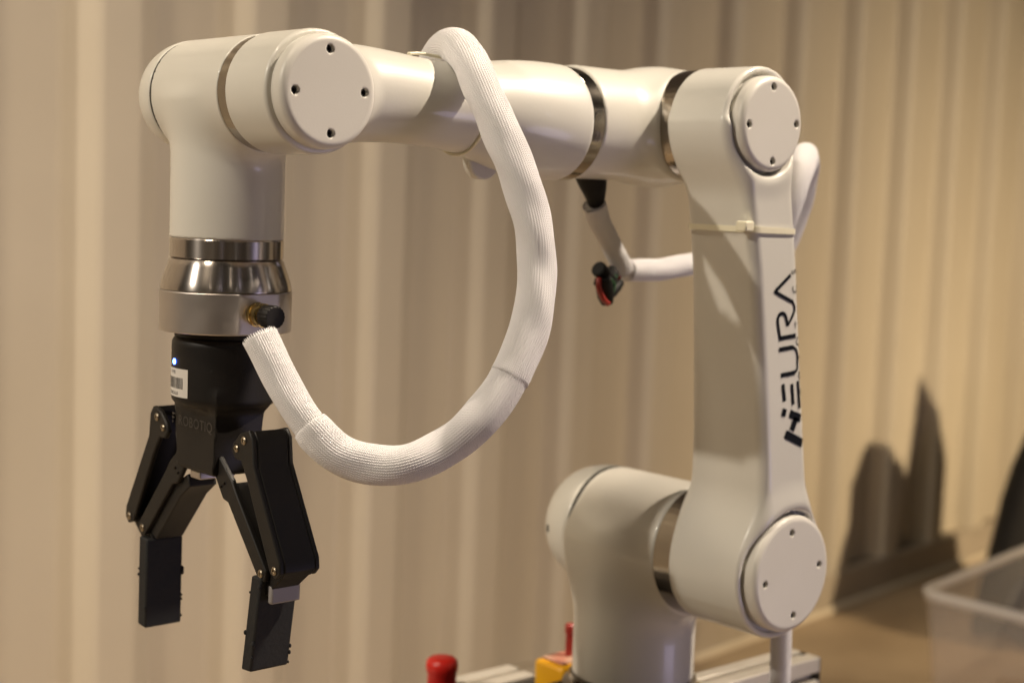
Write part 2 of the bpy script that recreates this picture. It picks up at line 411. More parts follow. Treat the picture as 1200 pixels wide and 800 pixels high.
# upper arm: two barrels joined by a tapered rounded beam, leaning 8.6 degrees
ya = -.1635; yface = -.172; y2 = -.088
ta = math.atan2(Sx - Ex, Ez - Sz); LA = math.hypot(Sx - Ex, Ez - Sz)
def f_upper(P):
    a = s_cyl(P, 1, (Ex, Ez), .0448, ya, y3, .003)
    b1 = s_cyl(P, 1, (Sx, Sz), .0565, ya, y2, .003)
    dx = P[:, 0] - Ex; dz = Ez - P[:, 2]
    s_ = dx * math.sin(ta) + dz * math.cos(ta); t = dx * math.cos(ta) - dz * math.sin(ta)
    q = np.clip(s_ / LA, 0, 1)
    hw = .0268 + .0055 * (2 * np.abs(q - .48)) ** 2.6          # half width, waisted
    t = t - (.0028 - .008 * np.clip(1 - q / .35, 0, 1) ** 1.5 - .004 * np.clip((q - .7) / .3, 0, 1) ** 1.5)
    rear = -.107 + .024 * q - .001 * np.sin(np.pi * q)
    frn = yface + 0 * q
    rd = .0095
    dt = np.abs(t) - hw + rd; cy = (rear + frn) / 2; hy = (rear - frn) / 2
    dy = np.abs(P[:, 1] - cy) - hy + rd
    d = np.minimum(np.maximum(dt, dy), 0) + np.hypot(np.maximum(dt, 0), np.maximum(dy, 0)) - rd
    d = smax(d, np.abs(s_ - LA / 2) - LA / 2, .004)
    # recess for the two covers
    ca = np.hypot(P[:, 0] - Ex, P[:, 2] - Ez) - .0425; cb = np.hypot(P[:, 0] - Sx, P[:, 2] - Sz) - .0565
    d = smax(d, -np.maximum(ca, P[:, 1] - ya), .007); d = smax(d, -np.maximum(cb, P[:, 1] - ya), .007)
    u = smin(smin(a, d, .020), b1, .026)
    for (cx, cz, rc, rf) in ((Ex, Ez, .0385, .0395), (Sx, Sz, .0505, .0512)):
        h_ = np.hypot(P[:, 0] - cx, P[:, 2] - cz)
        u = smax(u, -np.maximum(h_ - rf, P[:, 1] - (ya + .0035)), .0025)
    return u
upper = surf('upper_arm', f_upper, (Ex-.06, -.18, Sz-.065), (Sx+.065, y2+.004, Ez+.055), .0019, PAINT, robot, label='white upper arm with black lettering on its narrow side')
lathe((Sx, 0, Sz), (0, 1, 0), [(y2 - .003, .053), (y2 - .001, .0560), (y2 + .0172, .0560), (y2 + .021, .053)], name='joint_ring', material=STEEL, parent=robot)

# shoulder: barrel along Y turning down into the base tube
def f_sho(P):
    a = s_cyl(P, 1, (Sx, Sz), .0565, y2 + .0175, .0340, .003)
    t = s_cyl(P, 2, (0, 0), .0555, .566, Sz, .002)
    return smin(a, t, .034)
surf('shoulder_housing', f_sho, (-.075, y2, .56), (.075, .075, Sz+.065), .0025, PAINT, robot)
lathe((Sx, 0, Sz), (0, 1, 0), [(.0330, .0535), (.0336, .0560), (.0368, .0560), (.0374, .0535)], name='joint_seam', material=GAP, parent=robot)
dome = [(.0364, .0535), (.0364, .0557), (.0376, .0565)]
for k in range(1, 15):
    t = k / 14 * math.pi / 2; dome.append((.0368 + .052 * math.sin(t), .0565 * max(math.cos(t), .02) ** .55))
rc = lathe((Sx, 0, Sz), (0, 1, 0), dome, name='rear_cover', material=PAINT, parent=robot, sharp=60)
V, Fc = boxm((-.0515, .060, .690), (-.044, .068, .697)); obj('latch_slot', V, Fc, GAP, rc, bevel=.001)
lathe((0, 0, 0), (0, 0, 1), [(.545, .064), (.556, .064), (.558, .058), (.5655, .058)], name='base_ring', material=STEEL, parent=robot)

# covers with four socket screws
def hexcap(c, r, parent):
    hd = lathe(c, (0, -1, 0), [(-.004, r), (-.0002, r), (0, r * .85)], n=20, name='screw', material=SCREW, parent=parent)
    return hd
def cap(cx, cz, R, y0, y1, rs, rot):
    hs = [(cx + rs * math.cos(a_), cz + rs * math.sin(a_)) for a_ in [rot + k * math.pi / 2 for k in range(4)]]
    def f(P):
        d = s_cyl(P, 1, (cx, cz), R, y1, y0, .0055)
        for hx, hz in hs:
            d = smax(d, -np.maximum(np.hypot(P[:, 0] - hx, P[:, 2] - hz) - .0029, P[:, 1] - (y1 + .006)), .0008)
        return d
    c = surf('joint_cover', f, (cx - R - .003, y1 - .003, cz - R - .003), (cx + R + .003, y1 + .0112, cz + R + .003), .0012, CAPP, robot)
    lathe((cx, 0, cz), (0, 1, 0), [(y1 + .0108, R - .0002), (y0 - .002, R - .0002), (y0, R - .0015)], name='cover_skirt', material=CAPP, parent=c)
    for hx, hz in hs:
        lathe((hx, y1 + .003, hz), (0, -1, 0), [(-.002, .0027), (0, .0027), (.0006, .0022), (.0006, .0013), (-.001, .0012)], n=24, name='screw', material=SCREWD, parent=c)
    return c
cap(W[0], W[2], .0380, y5c + .003, y5f, .0276, math.radians(2))
cap(Ex, Ez, .0372, ya + .004, -.175, .0287, math.radians(3))
cap(Sx, Sz, .0488, ya + .004, -.1755, .0352, math.radians(6))
for cx, cz, R, yy in ((W[0], W[2], .0378, y5c), (Ex, Ez, .0368, ya), (Sx, Sz, .0486, ya)):
    lathe((cx, 0, cz), (0, -1, 0), [(-yy - .012, R - .002), (-yy + .002, R - .002)], name='joint_seam', material=GAP, parent=robot)
# tool flange
lathe((W[0], W[1], 0), (0, 0, -1), [(-W[2] + .1015, .0395), (-W[2] + .1035, .0410), (-W[2] + .1160, .0410), (-W[2] + .1168, .0400)], n=128, name='tool_flange', material=STEELB, parent=robot)

# black lettering on the narrow side of the upper arm (raised by the thickness of the print)
def snap(xz, off=.0004):
    P = np.array([(x - .0030, -.19, z) for x, z in xz], float)
    for _ in range(60):
        P[:, 1] += np.clip(f_upper(P) * .8, -.003, .003)
    P[:, 1] -= off; return P
def ribbon(poly, w):
    P = np.array(poly, float) / 1000; w = w / 1000
    seg = np.r_[0, np.cumsum(np.linalg.norm(np.diff(P, axis=0), axis=1))]; n = max(6, int(seg[-1] / .0011))
    s_ = np.linspace(0, seg[-1], n); c = np.stack([np.interp(s_, seg, P[:, k]) for k in (0, 1)], 1)
    t = np.gradient(c, axis=0); t /= np.linalg.norm(t, axis=1)[:, None]; nn = np.stack([-t[:, 1], t[:, 0]], 1)
    rows = [c + nn * w * k for k in (-.5, 0, .5)]; V = np.concatenate(rows); Fc = []
    for r in range(2):
        for i in range(n - 1): Fc.append((r*n+i, r*n+i+1, (r+1)*n+i+1, (r+1)*n+i))
    return [tuple(v) for v in V], Fc
def curve(p):
    q, _ = spline([(a[0], a[1], 0) for a in p], 26); return q[:, :2].tolist()
letters = [
    [(  'l', [(-17.2, 941.3), (-36.0, 928.2), (-12.6, 919.6)], 2.6), ('c', [(-12.9, 919.9), (-10.0, 916), (-10.4, 911), (-17.3, 900.8)], 2.0)],
    [('c', [(-26.4, 890.7), (-30.3, 904.6), (-28.5, 909.8), (-23.5, 910.6), (-20.2, 907.6), (-17.6, 900.4)], 2.6), ('l', [(-27.4, 890.6), (-6.4, 892.4)], 3.0)],
    [('l', [(-26.6, 881.7), (-8.5, 883.1)], 3.0), ('c', [(-9.2, 883.1), (-4.6, 880.6), (-2.7, 876), (-2.1, 869.6), (-2.0, 865.2), (-5.2, 862.2)], 2.0), ('l', [(-4.6, 862.2), (-22.6, 860.8)], 3.0)],
    [('l', [(-19.4, 853.6), (-16.1, 839.4)], 3.3), ('l', [(-7.9, 853.3), (-4.8, 836.0)], 3.0), ('l', [(-.2, 855.3), (4.2, 832.5)], 2.8)],
    [('l', [(-18.6, 830.9), (-13.4, 829.5)], 5.2), ('l', [(-8.6, 828.9), (6.2, 824.0)], 5.6), ('l', [(.2, 825.0), (-5.0, 814.8)], 5.2), ('l', [(-13.0, 812.4), (10.6, 803.0)], 5.8)],
]
for strokes in reversed(letters):
    mm = join(*[ribbon(curve(p) if k == 'c' else p, w * 1.22) for k, p, w in strokes])
    vv = snap([(v[0], v[1]) for v in mm[0]])
    # overlapping strokes of one letter: each a hair above the last
    cnt = 0
    obj('letter', vv, mm[1], INK, upper)
def text_mesh(txt, size, spacing=1.0):
    cu = bpy.data.curves.new('txt', 'FONT'); cu.body = txt; cu.size = size; cu.space_character = spacing; cu.align_x = 'CENTER'; cu.align_y = 'CENTER'; cu.resolution_u = 3
    ob = bpy.data.objects.new('txt', cu); COL.objects.link(ob); dg = bpy.context.evaluated_depsgraph_get()
    me = bpy.data.meshes.new_from_object(ob.evaluated_get(dg)); V = np.array([v.co[:] for v in me.vertices]); Fc = [tuple(p.vertices) for p in me.polygons]
    bpy.data.objects.remove(ob); bpy.data.meshes.remove(me); bpy.data.curves.remove(cu); return V, Fc
p0 = np.array([7.4, 845.8]) / 1000; p1 = np.array([-11.5, 944.0]) / 1000; dr = (p1 - p0) / 7
for i, ch in enumerate('ROBOTICS'):
    V, Fc = text_mesh(ch, .0098); d = dr / np.linalg.norm(dr); nrm = np.array([-d[1], d[0]])
    c = p0 + dr * i - np.array([.001, 0])
    xz = [c + d * v[0] + nrm * v[1] for v in V]
    obj('letter', snap(xz, .0004), [tuple(reversed(f)) for f in Fc], INKS, upper)

# nylon tie round the upper arm
tie = thing('cable_tie', (-.045, -.135, .976), 'cream nylon cable tie strapped round the upper arm below its elbow cover', 'cable tie')
loop = []
for k in range(240):
    a_ = 2 * math.pi * k / 240; q = .082 / LA
    c = np.array([-.0425, -.133, .9765]); dirv = np.array([math.cos(a_), math.sin(a_), 0.0])
    dirv[2] = -.02 * math.cos(a_)
    lo_, hi_ = 0.0, .09
    for _ in range(26):
        md = (lo_ + hi_) / 2
        if f_upper((c + dirv * md)[None])[0] < 0: lo_ = md
        else: hi_ = md
    loop.append((c, dirv, lo_))
V = []; Fc = []
for c, dv, r in loop:
    for dr_, dz in ((-.0005, -.0023), (.0016, -.0023), (.0016, .0023), (-.0005, .0023)):
        p = c + dv * (r + dr_); V.append((p[0], p[1], p[2] + dz))
for i in range(240):
    j = (i + 1) % 240
    for k in range(4): Fc.append((i*4+k, j*4+k, j*4+(k+1)%4, i*4+(k+1)%4))
fixn(obj('strap', V, Fc, TIE, tie))
hx_ = (-.0745, -.1655, .9795)
V, Fc = boxm((-.0800, -.1735, .9755), (-.0700, -.163, .9835)); obj('tie_head', V, Fc, TIE, tie, bevel=.0012)

# ------------------------------------------------------------------ gripper on the tool flange
gx, gy = W[0] - .003, W[1] + .002
def Z(z): return W[2] + z
grip = thing('robot_gripper', (gx, gy, Z(-.41)), 'black two finger gripper hanging open from the steel tool flange', 'gripper')
lathe((W[0], W[1], W[2]), (0, 0, -1), [(.1172, .0400), (.1180, .0412), (.122, .0425), (.128, .0447), (.134, .0466), (.1385, .0475), (.1395, .0474)], n=128, name='coupling_cone', material=STEELB, parent=grip, sharp=50)
poly = []
for k in range(160):
    t = 2 * math.pi * k / 160; x, y = .0476 * math.cos(t), .0476 * math.sin(t)
    y = max(y, -.0445); poly.append((W[0] + x, W[1] + y))
V, Fc = prism(poly, Z(-.1695), Z(-.1398), 2); ring = fixn(obj('clamp_ring', V, Fc, ALU, grip, bevel=.0009))
kx, kz = W[0] - .0015, Z(-.1545)
kn = lathe((kx, W[1] - .0440, kz), (0, -1, 0), [(0, .0088), (.003, .0088), (.0033, .0078), (.006, .0078), (.0065, .0086), (.0100, .0086), (.0105, .0066), (.013, .0066)], n=32, name='knob_stem', material=BRASS, parent=grip)
pk = []
for k in range(72):
    t = 2 * math.pi * k / 72; r = .0080 + .0004 * math.cos(18 * t); pk.append((kx + r * math.cos(t), kz + r * math.sin(t)))
V, Fc = prism(pk, W[1] - .069, W[1] - .0565, 1); fixn(obj('knob', V, Fc, BLACKM, grip, bevel=.0012))
lathe((W[0], W[1], W[2]), (0, 0, -1), [(.1690, .0365), (.1735, .0365)], name='adapter_neck', material=BLACKM, parent=grip)
def f_body(P):
    c = s_cyl(P, 2, (W[0], W[1]), .0382, Z(-.2240), Z(-.1725), .007)
    g = np.abs(P[:, 2] - Z(-.1945)) - .0005
    c = smax(c, -np.maximum(g, -(np.hypot(P[:, 0] - W[0], P[:, 1] - W[1]) - .0377)), .0006)
    # palm: flat block under the barrel, narrowing downwards
    q = np.clip((Z(-.205) - P[:, 2]) / .07, 0, 1)
    hx = .0205; hy = .0325 - .006 * q
    d = np.maximum(np.abs(P[:, 0] - gx) - hx, np.abs(P[:, 1] - gy) - hy)
    d = smax(d, np.abs(P[:, 2] - Z(-.243)) - .031, .005)
    d = smax(d, d, .003)
    return smin(c, d, .007)
body = surf('gripper_body', f_body, (W[0]-.045, W[1]-.045, Z(-.28)), (W[0]+.045, W[1]+.045, Z(-.169)), .0018, BLACKM, grip)
# LED and bar-code label on the barrel
def oncyl(ang, z, r=.0386): return (W[0] + r * math.cos(ang), W[1] + r * math.sin(ang), z)
A0 = math.radians(180 - 19)        # faces the camera's left
lathe(oncyl(math.radians(171), Z(-.1915), .0379), (math.cos(math.radians(171)), math.sin(math.radians(171)), 0), [(0, .0021), (.0008, .0021), (.0012, .0014)], n=20, name='status_light', material=LED, parent=grip)
def patch(a0, a1, z0, z1, r, n=14):
    V = []; Fc = []
    for i in range(n + 1):
        a_ = a0 + (a1 - a0) * i / n; V += [oncyl(a_, z0, r), oncyl(a_, z1, r)]
    for i in range(n): Fc.append((2*i, 2*i+2, 2*i+3, 2*i+1))
    return V, Fc
la0, la1 = math.radians(146), math.radians(197)
lab = fixn(obj('barcode_label', *patch(la0, la1, Z(-.2165), Z(-.1960), .03845), LABEL, grip, label='white bar code sticker on the gripper body'))
lab.data.flip_normals() if lab.data.polygons[0].normal.x > 0 else None
ms = []; a_ = la0 + .07
while a_ < la1 - .15:
    w_ = random.choice((.006, .006, .011, .017)); ms.append(patch(a_, a_ + w_, Z(-.2105), Z(-.2025), .03855, 2)); a_ += w_ + random.choice((.008, .012, .017))
obj('bar_code', *join(*ms), INK, lab)
for txt, zc, sz in (('0-195', Z(-.1990), .0036), ('YCNCALB', Z(-.2140), .0036)):
    V, Fc = text_mesh(txt, sz)
    obj('label_print', [oncyl(la0 + (la1 - la0) * .45 + v[0] / .0386, zc + v[1], .03855) for v in V], Fc, INK, lab)
V, Fc = text_mesh('ROBOTIQ', .0105, 1.05)
obj('engraved_name', [(gx - .0208, gy - .002 - v[0], Z(-.2375) + v[1]) for v in V], [tuple(reversed(f)) for f in Fc], ENGR, grip)
ms = []
for k in range(3): ms.append(prism([(gy + .0265 + .0014 * k, Z(-.2335 - .003 * k)), (gy + .031, Z(-.2325 - .003 * k)), (gy + .0305, Z(-.2345 - .003 * k))], gx - .0210, gx - .0204, 0))
obj('engraved_mark', *join(*ms), ENGR, grip)
V, Fc = boxm((gx - .0150, gy + .000, Z(-.2795)), (gx + .0150, gy + .014, Z(-.2735))); obj('palm_plate', V, Fc, ALU, grip, bevel=.001)

def links(sg, pad_top, pad_bot):
    Y = lambda v: gy + sg * v
    def P2(l): return [(Y(a_ / 1000), Z(b_ / 1000)) for a_, b_ in l]
    xs = .0165
    # outer link: two cheeks and an outer web
    out = [(45, -250), (48, -244), (57, -236), (68, -233), (73, -239), (75, -257), (110, -318), (111, -326), (106, -331), (98, -328), (66, -268), (58, -256), (50, -256)]
    ms = [prism(P2(out), gx - xs, gx - xs + .004), prism(P2(out), gx + xs - .004, gx + xs)]
    web = [(68.5, -233.2), (73.2, -239.2), (75.2, -257.2), (110.2, -318), (111.2, -326), (106, -331.2), (103, -327), (106, -320), (70.5, -258), (69.5, -242), (66, -238)]
    ms.append(prism(P2(web), gx - xs + .0038, gx + xs - .0038))
    fixn(obj('outer_link', *join(*ms), BLACK, grip, bevel=.0011))
    # inner link
    inn = [(8, -251), (12, -247), (18, -249), (52, -274), (54, -281), (92, -329), (90, -337), (82, -336), (42, -287), (34, -288), (10, -258)]
    inn = [(7, -253), (11, -247.5), (17, -249), (44, -272), (50, -280), (91.5, -328), (90, -336), (82, -336), (40, -289), (33, -287.5), (28, -281)]
    ms = [prism(P2(inn), gx - xs + .0012, gx - xs + .0052), prism(P2(inn), gx + xs - .0052, gx + xs - .0012)]
    web = [(24, -279), (40, -288), (80, -333), (70, -338), (34, -298), (20, -288)] if sg > 0 else [(36, -276), (48, -280), (90, -329), (84, -333), (42, -290), (33, -284)]
    ms.append(prism(P2(web), gx - xs + .005, gx + xs - .005))
    fixn(obj('inner_link', *join(*ms), BLACK, grip, bevel=.0009))
    # fingertip carrier
    car = [(80, -332), (86, -326), (104, -320), (109, -325), (106, -331), (92, -342), (88, -347), (76, -347), (76, -339)]
    fixn(obj('finger_carrier', *prism(P2(car), gx - .0112, gx + .0112), BLACKM, grip, bevel=.0010))
    # rubber pad, with lumps along its edges
    (a0, z0), (a1, z1) = pad_top, pad_bot; th_ = .0125
    ms = []
    q = [(a0, z0), (a0 + th_ * 1000, z0 + 1), (a1 + th_ * 1000, z1 + 1), (a1, z1)]
    pad = fixn(obj('finger_pad', *prism(P2(q), gx - .0165, gx + .0150), RUBBER, grip, bevel=.0016))
    for k in range(13):
        t = random.random(); sx = random.choice((-1, 1)); a_ = a0 + (a1 - a0) * t + random.choice((.5, th_ * 1000 - .5)); zz = z0 + (z1 - z0) * t
        p = (gx + (.0150 if sx > 0 else -.0165), Y(a_ / 1000), Z(zz / 1000)); r = random.uniform(.0006, .0017)
        V = []; Fc = []
        for i in range(5):
            for j in range(8):
                ph_ = math.pi * (i + .5) / 5; tt = 2 * math.pi * j / 8
                V.append((p[0] + r * math.sin(ph_) * math.cos(tt), p[1] + r * math.sin(ph_) * math.sin(tt), p[2] + 1.5 * r * math.cos(ph_)))
        for i in range(4):
            for j in range(8): Fc.append((i*8+j, i*8+(j+1)%8, (i+1)*8+(j+1)%8, (i+1)*8+j))
        Fc += [tuple(range(8)), tuple(range(32, 40))]
        fixn(obj('rubber_lump', V, Fc, RUBBER, pad, smooth=True))
    for (a_, z_, r, dx) in ((62, -241, .0030, 0), (52.5, -248, .0026, 0), (104, -325, .0030, 0), (13, -253, .0030, .0012), (85, -331, .0030, .0012), (35, -276, .0011, .0012), (31, -279, .0011, .0012)):
        sc = lathe((gx - xs + dx, Y(a_ / 1000), Z(z_ / 1000)), (-1, 0, 0), [(-.001, r), (.0006, r), (.0011, r * .75), (.0011, r * .42), (.0003, r * .38)], n=24, name='pivot_screw', material=SCREW if r > .002 else SCREWD, parent=grip)
links(1, (75.5, -338.5), (76.5, -409))
links(-1, (75.0, -334), (63.5, -404.5))
V, Fc = boxm((gx - .0115, gy - .0935, Z(-.3520)), (gx + .0125, gy - .0885, Z(-.3385)))
fixn(obj('pad_bracket', V, Fc, DULL, grip, bevel=.0014, label='short bare aluminium bracket above the nearer pad'))

# ------------------------------------------------------------------ cable hoses
H = [(-0.4289,-0.0386,0.8916),(-0.4205,-0.0645,0.8538),(-0.4103,-0.0835,0.8298),(-0.3982,-0.096,0.8165),(-0.3793,-0.1136,0.8111),(-0.3644,-0.1265,0.8135),(-0.3435,-0.1371,0.8234),(-0.3253,-0.1507,0.8428),(-0.3071,-0.1569,0.8678),(-0.2941,-0.1587,0.8911),(-0.2834,-0.1577,0.9204),(-0.2776,-0.1523,0.9496),(-0.2787,-0.1474,0.9791),(-0.2854,-0.1368,1.0143),(-0.2903,-0.1218,1.0436),(-0.2912,-0.1009,1.0737),(-0.2856,-0.079,1.0942),(-0.2757,-0.0529,1.1045),(-0.2655,-0.0250,1.1029),(-0.2604,-0.0030,1.0850),(-0.2589,0.0030,1.058)]
hose = thing('braided_cable_hose', (-.345, -.1, .80), 'thick white ribbed cable sleeve looping from the forearm down to the gripper', 'cable hose')
P, L = spline(H, 420)
cutA = int(np.argmin(np.linalg.norm(P - np.array([-.404, -.090, .822]), axis=1))); cutB = int(np.argmin(np.linalg.norm(P - np.array([-.301, -.158, .878]), axis=1)))
def taper(n, r0, r1, e0=0, e1=0, lip=.0015):
    r = np.linspace(r0, r1, n)
    if e0: r[:e0] -= lip * (1 - np.linspace(0, 1, e0)) ** 2
    if e1: r[-e1:] -= lip * np.linspace(0, 1, e1) ** 2
    return r
tube('sleeve', P[:cutA + 10], taper(cutA + 10, .0124, .0112), BRAID, hose, nu=276, ribs=46, ribh=.00045, twist=2.0, uvs=True, fray=.004, wob=.02)
tube('sleeve', P[cutA - 14:cutB + 8], taper(cutB - cutA + 22, .0135, .0136, 5, 8, .0009), BRAID, hose, nu=276, ribs=46, ribh=.00045, twist=-2.0, uvs=True, fray=.0016, wob=.034)
tube('sleeve', P[cutB - 4:], np.interp(np.linspace(0, 1, 420 - cutB + 4), [0, .06, .3, 1], [.0140, .0139, .0136, .0130]), BRAID, hose, nu=276, ribs=46, ribh=.00045, twist=1.5, uvs=True, fray=.0016, wob=.034)
# frayed cable tie tail on top of the forearm
def simple(name, pts, r, material, parent, nu=24, n=60, **k):
    Pq, _ = spline(pts, n); return tube(name, Pq, np.full(n, r) if np.isscalar(r) else np.interp(np.linspace(0, 1, n), np.linspace(0, 1, len(r)), r), material, parent, nu=nu, **k)
tt = thing('cable_tie', (-.29, -.05, 1.08), 'thin pale cable tie holding the big sleeve on top of the forearm', 'cable tie')
ring_pts = [(-.268 + .0, FY + .0345 * math.cos(a_), 1.060 + .0345 * math.sin(a_)) for a_ in np.linspace(0, 2 * math.pi, 24)]
simple('strap', ring_pts, .0012, TIE, tt, nu=8, n=90)
simple('tie_tail', [(-.268, -.045, 1.0945), (-.285, -.044, 1.0965), (-.301, -.043, 1.0975), (-.312, -.043, 1.0965)], .0012, TIE, tt, nu=8, n=20)

lp = thing('braided_cable_hose', (.12, -.05, .93), 'white cable sleeve bent in a tight loop beside the elbow cover', 'cable hose')
Pq, _ = spline([(.096, -.052, .930), (.093, -.066, .965), (.094, -.078, 1.000), (.108, -.077, 1.028), (.132, -.062, 1.042), (.158, -.044, 1.028), (.168, -.030, .995), (.160, -.018, .955), (.13, -.008, .925)], 110)
tube('sleeve', Pq, np.full(110, .0118), BRAID, lp, nu=184, ribs=46, ribh=.0005, uvs=True, wob=.03)
hz = thing('braided_cable_hose', (.03, -.01, .935), 'white cable sleeve running level out from behind the upper arm', 'cable hose')
Pq, _ = spline([(-.040, -.010, .9352), (-.02, -.010, .9350), (0, -.010, .9353), (.022, -.010, .9378), (.045, -.010, .9405), (.07, -.008, .9450)], 60)
tube('sleeve', Pq, np.full(60, .0098), BRAID, hz, nu=184, ribs=46, ribh=.0004, uvs=True, fray=.001, wob=.02)
hg = thing('braided_cable_hose', (-.07, -.02, .94), 'short white cable sleeve hanging under the elbow, black tape at its top', 'cable hose')
Pq, _ = spline([(-.1000, -.027, .990), (-.0900, -.0235, .9775), (-.076, -.019, .965), (-.060, -.0145, .950), (-.044, -.0105, .9355)], 60)
tube('sleeve', Pq, np.interp(np.linspace(0, 1, 60), [0, .3, 1], [.0098, .0088, .0086]), BRAID, hg, nu=184, ribs=46, ribh=.0004, uvs=True, fray=.003, wob=.02)
simple('tape_wrap', [(-.1130, -.034, 1.0200), (-.106, -.031, 1.006), (-.099, -.0275, .993), (-.0935, -.0245, .9825)], [.0140, .0112, .0075, .0030], TAPE, hg, nu=20, n=30, wob=.06)
pl_ = thing('cable_plug', (-.068, -.015, .915), 'cluster of black plugs with red and green wires dangling under the elbow', 'cable plug')
for (a1, b1, r) in (((-.087, -.021, .938), (-.064, -.016, .925), .0068), ((-.075, -.019, .912), (-.050, -.012, .925), .0052), ((-.083, -.023, .930), (-.073, -.02, .908), .0075), ((-.060, -.014, .934), (-.072, -.018, .918), .0050)):
    lathe(a1, tuple(np.array(b1) - np.array(a1)), [(0, r * .8), (.001, r), (np.linalg.norm(np.array(b1) - np.array(a1)) * .7, r), (np.linalg.norm(np.array(b1) - np.array(a1)), r * .7)], n=12, name='plug', material=TAPE, parent=pl_)
simple('red_wire', [(-.052, -.011, .936), (-.050, -.011, .930), (-.057, -.013, .925), (-.066, -.016, .9195)], .0020, REDD, pl_, nu=8, n=24)
simple('red_wire', [(-.0905, -.026, .930), (-.0915, -.0275, .922), (-.0865, -.028, .913), (-.079, -.027, .908)], .0024, REDD, pl_, nu=8, n=24)
for a1, b1, r in (((-.089, -.022, .927), (-.079, -.024, .917), .0035), ((-.066, -.017, .938), (-.072, -.021, .929), .0035), ((-.058, -.014, .922), (-.066, -.02, .912), .0032)):
    lathe(a1, tuple(np.array(b1) - np.array(a1)), [(0, r), (.009, r), (.011, r * .6)], n=6, name='plug', material=TAPE, parent=pl_)
simple('green_wire', [(-.075, -.024, .929), (-.070, -.024, .924), (-.071, -.024, .917)], .0016, GREEN, pl_, nu=8, n=20)
simple('green_wire', [(-.068, -.020, .934), (-.064, -.0195, .930), (-.061, -.018, .931)], .0014, GREEN, pl_, nu=8, n=20)
vt = thing('braided_cable_hose', (.075, -.11, .40), 'upright white cable sleeve rising behind the shoulder cover', 'cable hose')
Pq, _ = spline([(.076, -.11, .40), (.0764, -.11, .50), (.0757, -.11, .57), (.0735, -.11, .618), (.071, -.11, .66), (.064, -.105, .71)], 90)
tube('sleeve', Pq, np.full(90, .0093), BRAID, vt, nu=184, ribs=46, ribh=.0003, uvs=True, wob=.01)

# ------------------------------------------------------------------ the frame under the robot
fr_ = thing('aluminium_frame', (0, .05, 0), 'low dark cart of slotted aluminium rails carrying the robot base', 'frame')
def rail(x0, x1, yc, ztop, w=.04, h=.08, sl=.0042):
    """slotted profile along X"""
    hw = w / 2
    pts = []
    def side(): pass
    y0, y1 = yc - hw, yc + hw; z1 = ztop; z0 = ztop - h
    d = .010
    poly = [(y0, z1), (yc - sl, z1), (yc - sl, z1 - d), (yc + sl, z1 - d), (yc + sl, z1), (y1, z1),
            (y1, z1 - h * .25 + sl), (y1 - d, z1 - h * .25 + sl), (y1 - d, z1 - h * .25 - sl), (y1, z1 - h * .25 - sl),
            (y1, z1 - h * .75 + sl), (y1 - d, z1 - h * .75 + sl), (y1 - d, z1 - h * .75 - sl), (y1, z1 - h * .75 - sl), (y1, z0), (y0, z0),
            (y0, z1 - h * .75 - sl), (y0 + d, z1 - h * .75 - sl), (y0 + d, z1 - h * .75 + sl), (y0, z1 - h * .75 + sl),
            (y0, z1 - h * .25 - sl), (y0 + d, z1 - h * .25 - sl), (y0 + d, z1 - h * .25 + sl), (y0, z1 - h * .25 + sl)]
    return prism(poly, x0, x1, 0)
fixn(obj('rail', *rail(.062, .243, -.010, .5445), RAIL, fr_, bevel=.0012))
fixn(obj('rail', *rail(-.62, .02, .172, .520), RAIL, fr_, bevel=.0012))
V, Fc = boxm((.2435, -.029, .466), (.246, .009, .543)); obj('end_cap', V, Fc, CARTB, fr_, bevel=.001)
V, Fc = boxm((-.30, -.10, .500), (.0615, .150, .5185)); obj('deck_plate', V, Fc, CARTB, fr_, bevel=.002)
V, Fc = boxm((-.07, -.07, .5187), (.0612, .07, .5448)); obj('base_plate', V, Fc, CARTB, fr_, bevel=.002)
for x in (-.58, -.02):
    for yv in (.172,):
        V, Fc = boxm((x - .02, yv - .02, .0), (x + .02, yv + .02, .4395)); obj('leg', V, Fc, RAIL, fr_, bevel=.001)
for x in (.05, -.27):
    V, Fc = boxm((x - .02, -.09, .0), (x + .02, -.05, .4995)); obj('leg', V, Fc, RAIL, fr_, bevel=.001)
V, Fc = boxm((.20, -.028, .0), (.24, .008, .4640)); obj('leg', V, Fc, RAIL, fr_, bevel=.001)

# red push knob and the yellow stop box beside the base
kb = thing('push_button', (-.105, .15, .5185), 'round red push knob standing left of the robot base', 'push button')
lathe((-.1035, .1485, 0), (0, 0, 1), [(.5186, .0140), (.546, .0138), (.5475, .0150), (.553, .0154), (.5575, .0146), (.5600, .0115), (.5608, .006)], n=48, name='knob', material=REDP, parent=kb, sharp=60)
lathe((-.1035, .1485, 0), (0, 0, 1), [(.5185, .018), (.524, .018)], n=48, name='collar', material=BLACKM, parent=kb)
yb = thing('stop_box', (.0, .10, .5186), 'small yellow box with a reddish lid against the robot base', 'stop box')
V, Fc = boxm((-.010, .082, .5187), (.040, .122, .5495)); obj('case', V, Fc, YEL, yb, bevel=.004)
V, Fc = boxm((-.004, .088, .5496), (.036, .117, .5520)); obj('lid_label', V, Fc, LIDM, yb, bevel=.001)
rp = lathe((.0185, .103, 0), (0, 0, 1), [(.5522, .0036), (.574, .0036), (.575, .0048), (.582, .0048), (.584, .003)], n=24, name='red_stalk', material=REDD)
tag(rp, 'thin red stalk rising behind the yellow box beside the base', 'stalk')
bn = lathe((-.066, .118, 0), (0, 0, 1), [(.5186, .006), (.530, .0062), (.534, .004)], n=20, name='black_button', material=BLACKM)
tag(bn, 'tiny black button between the red knob and the yellow box', 'button')

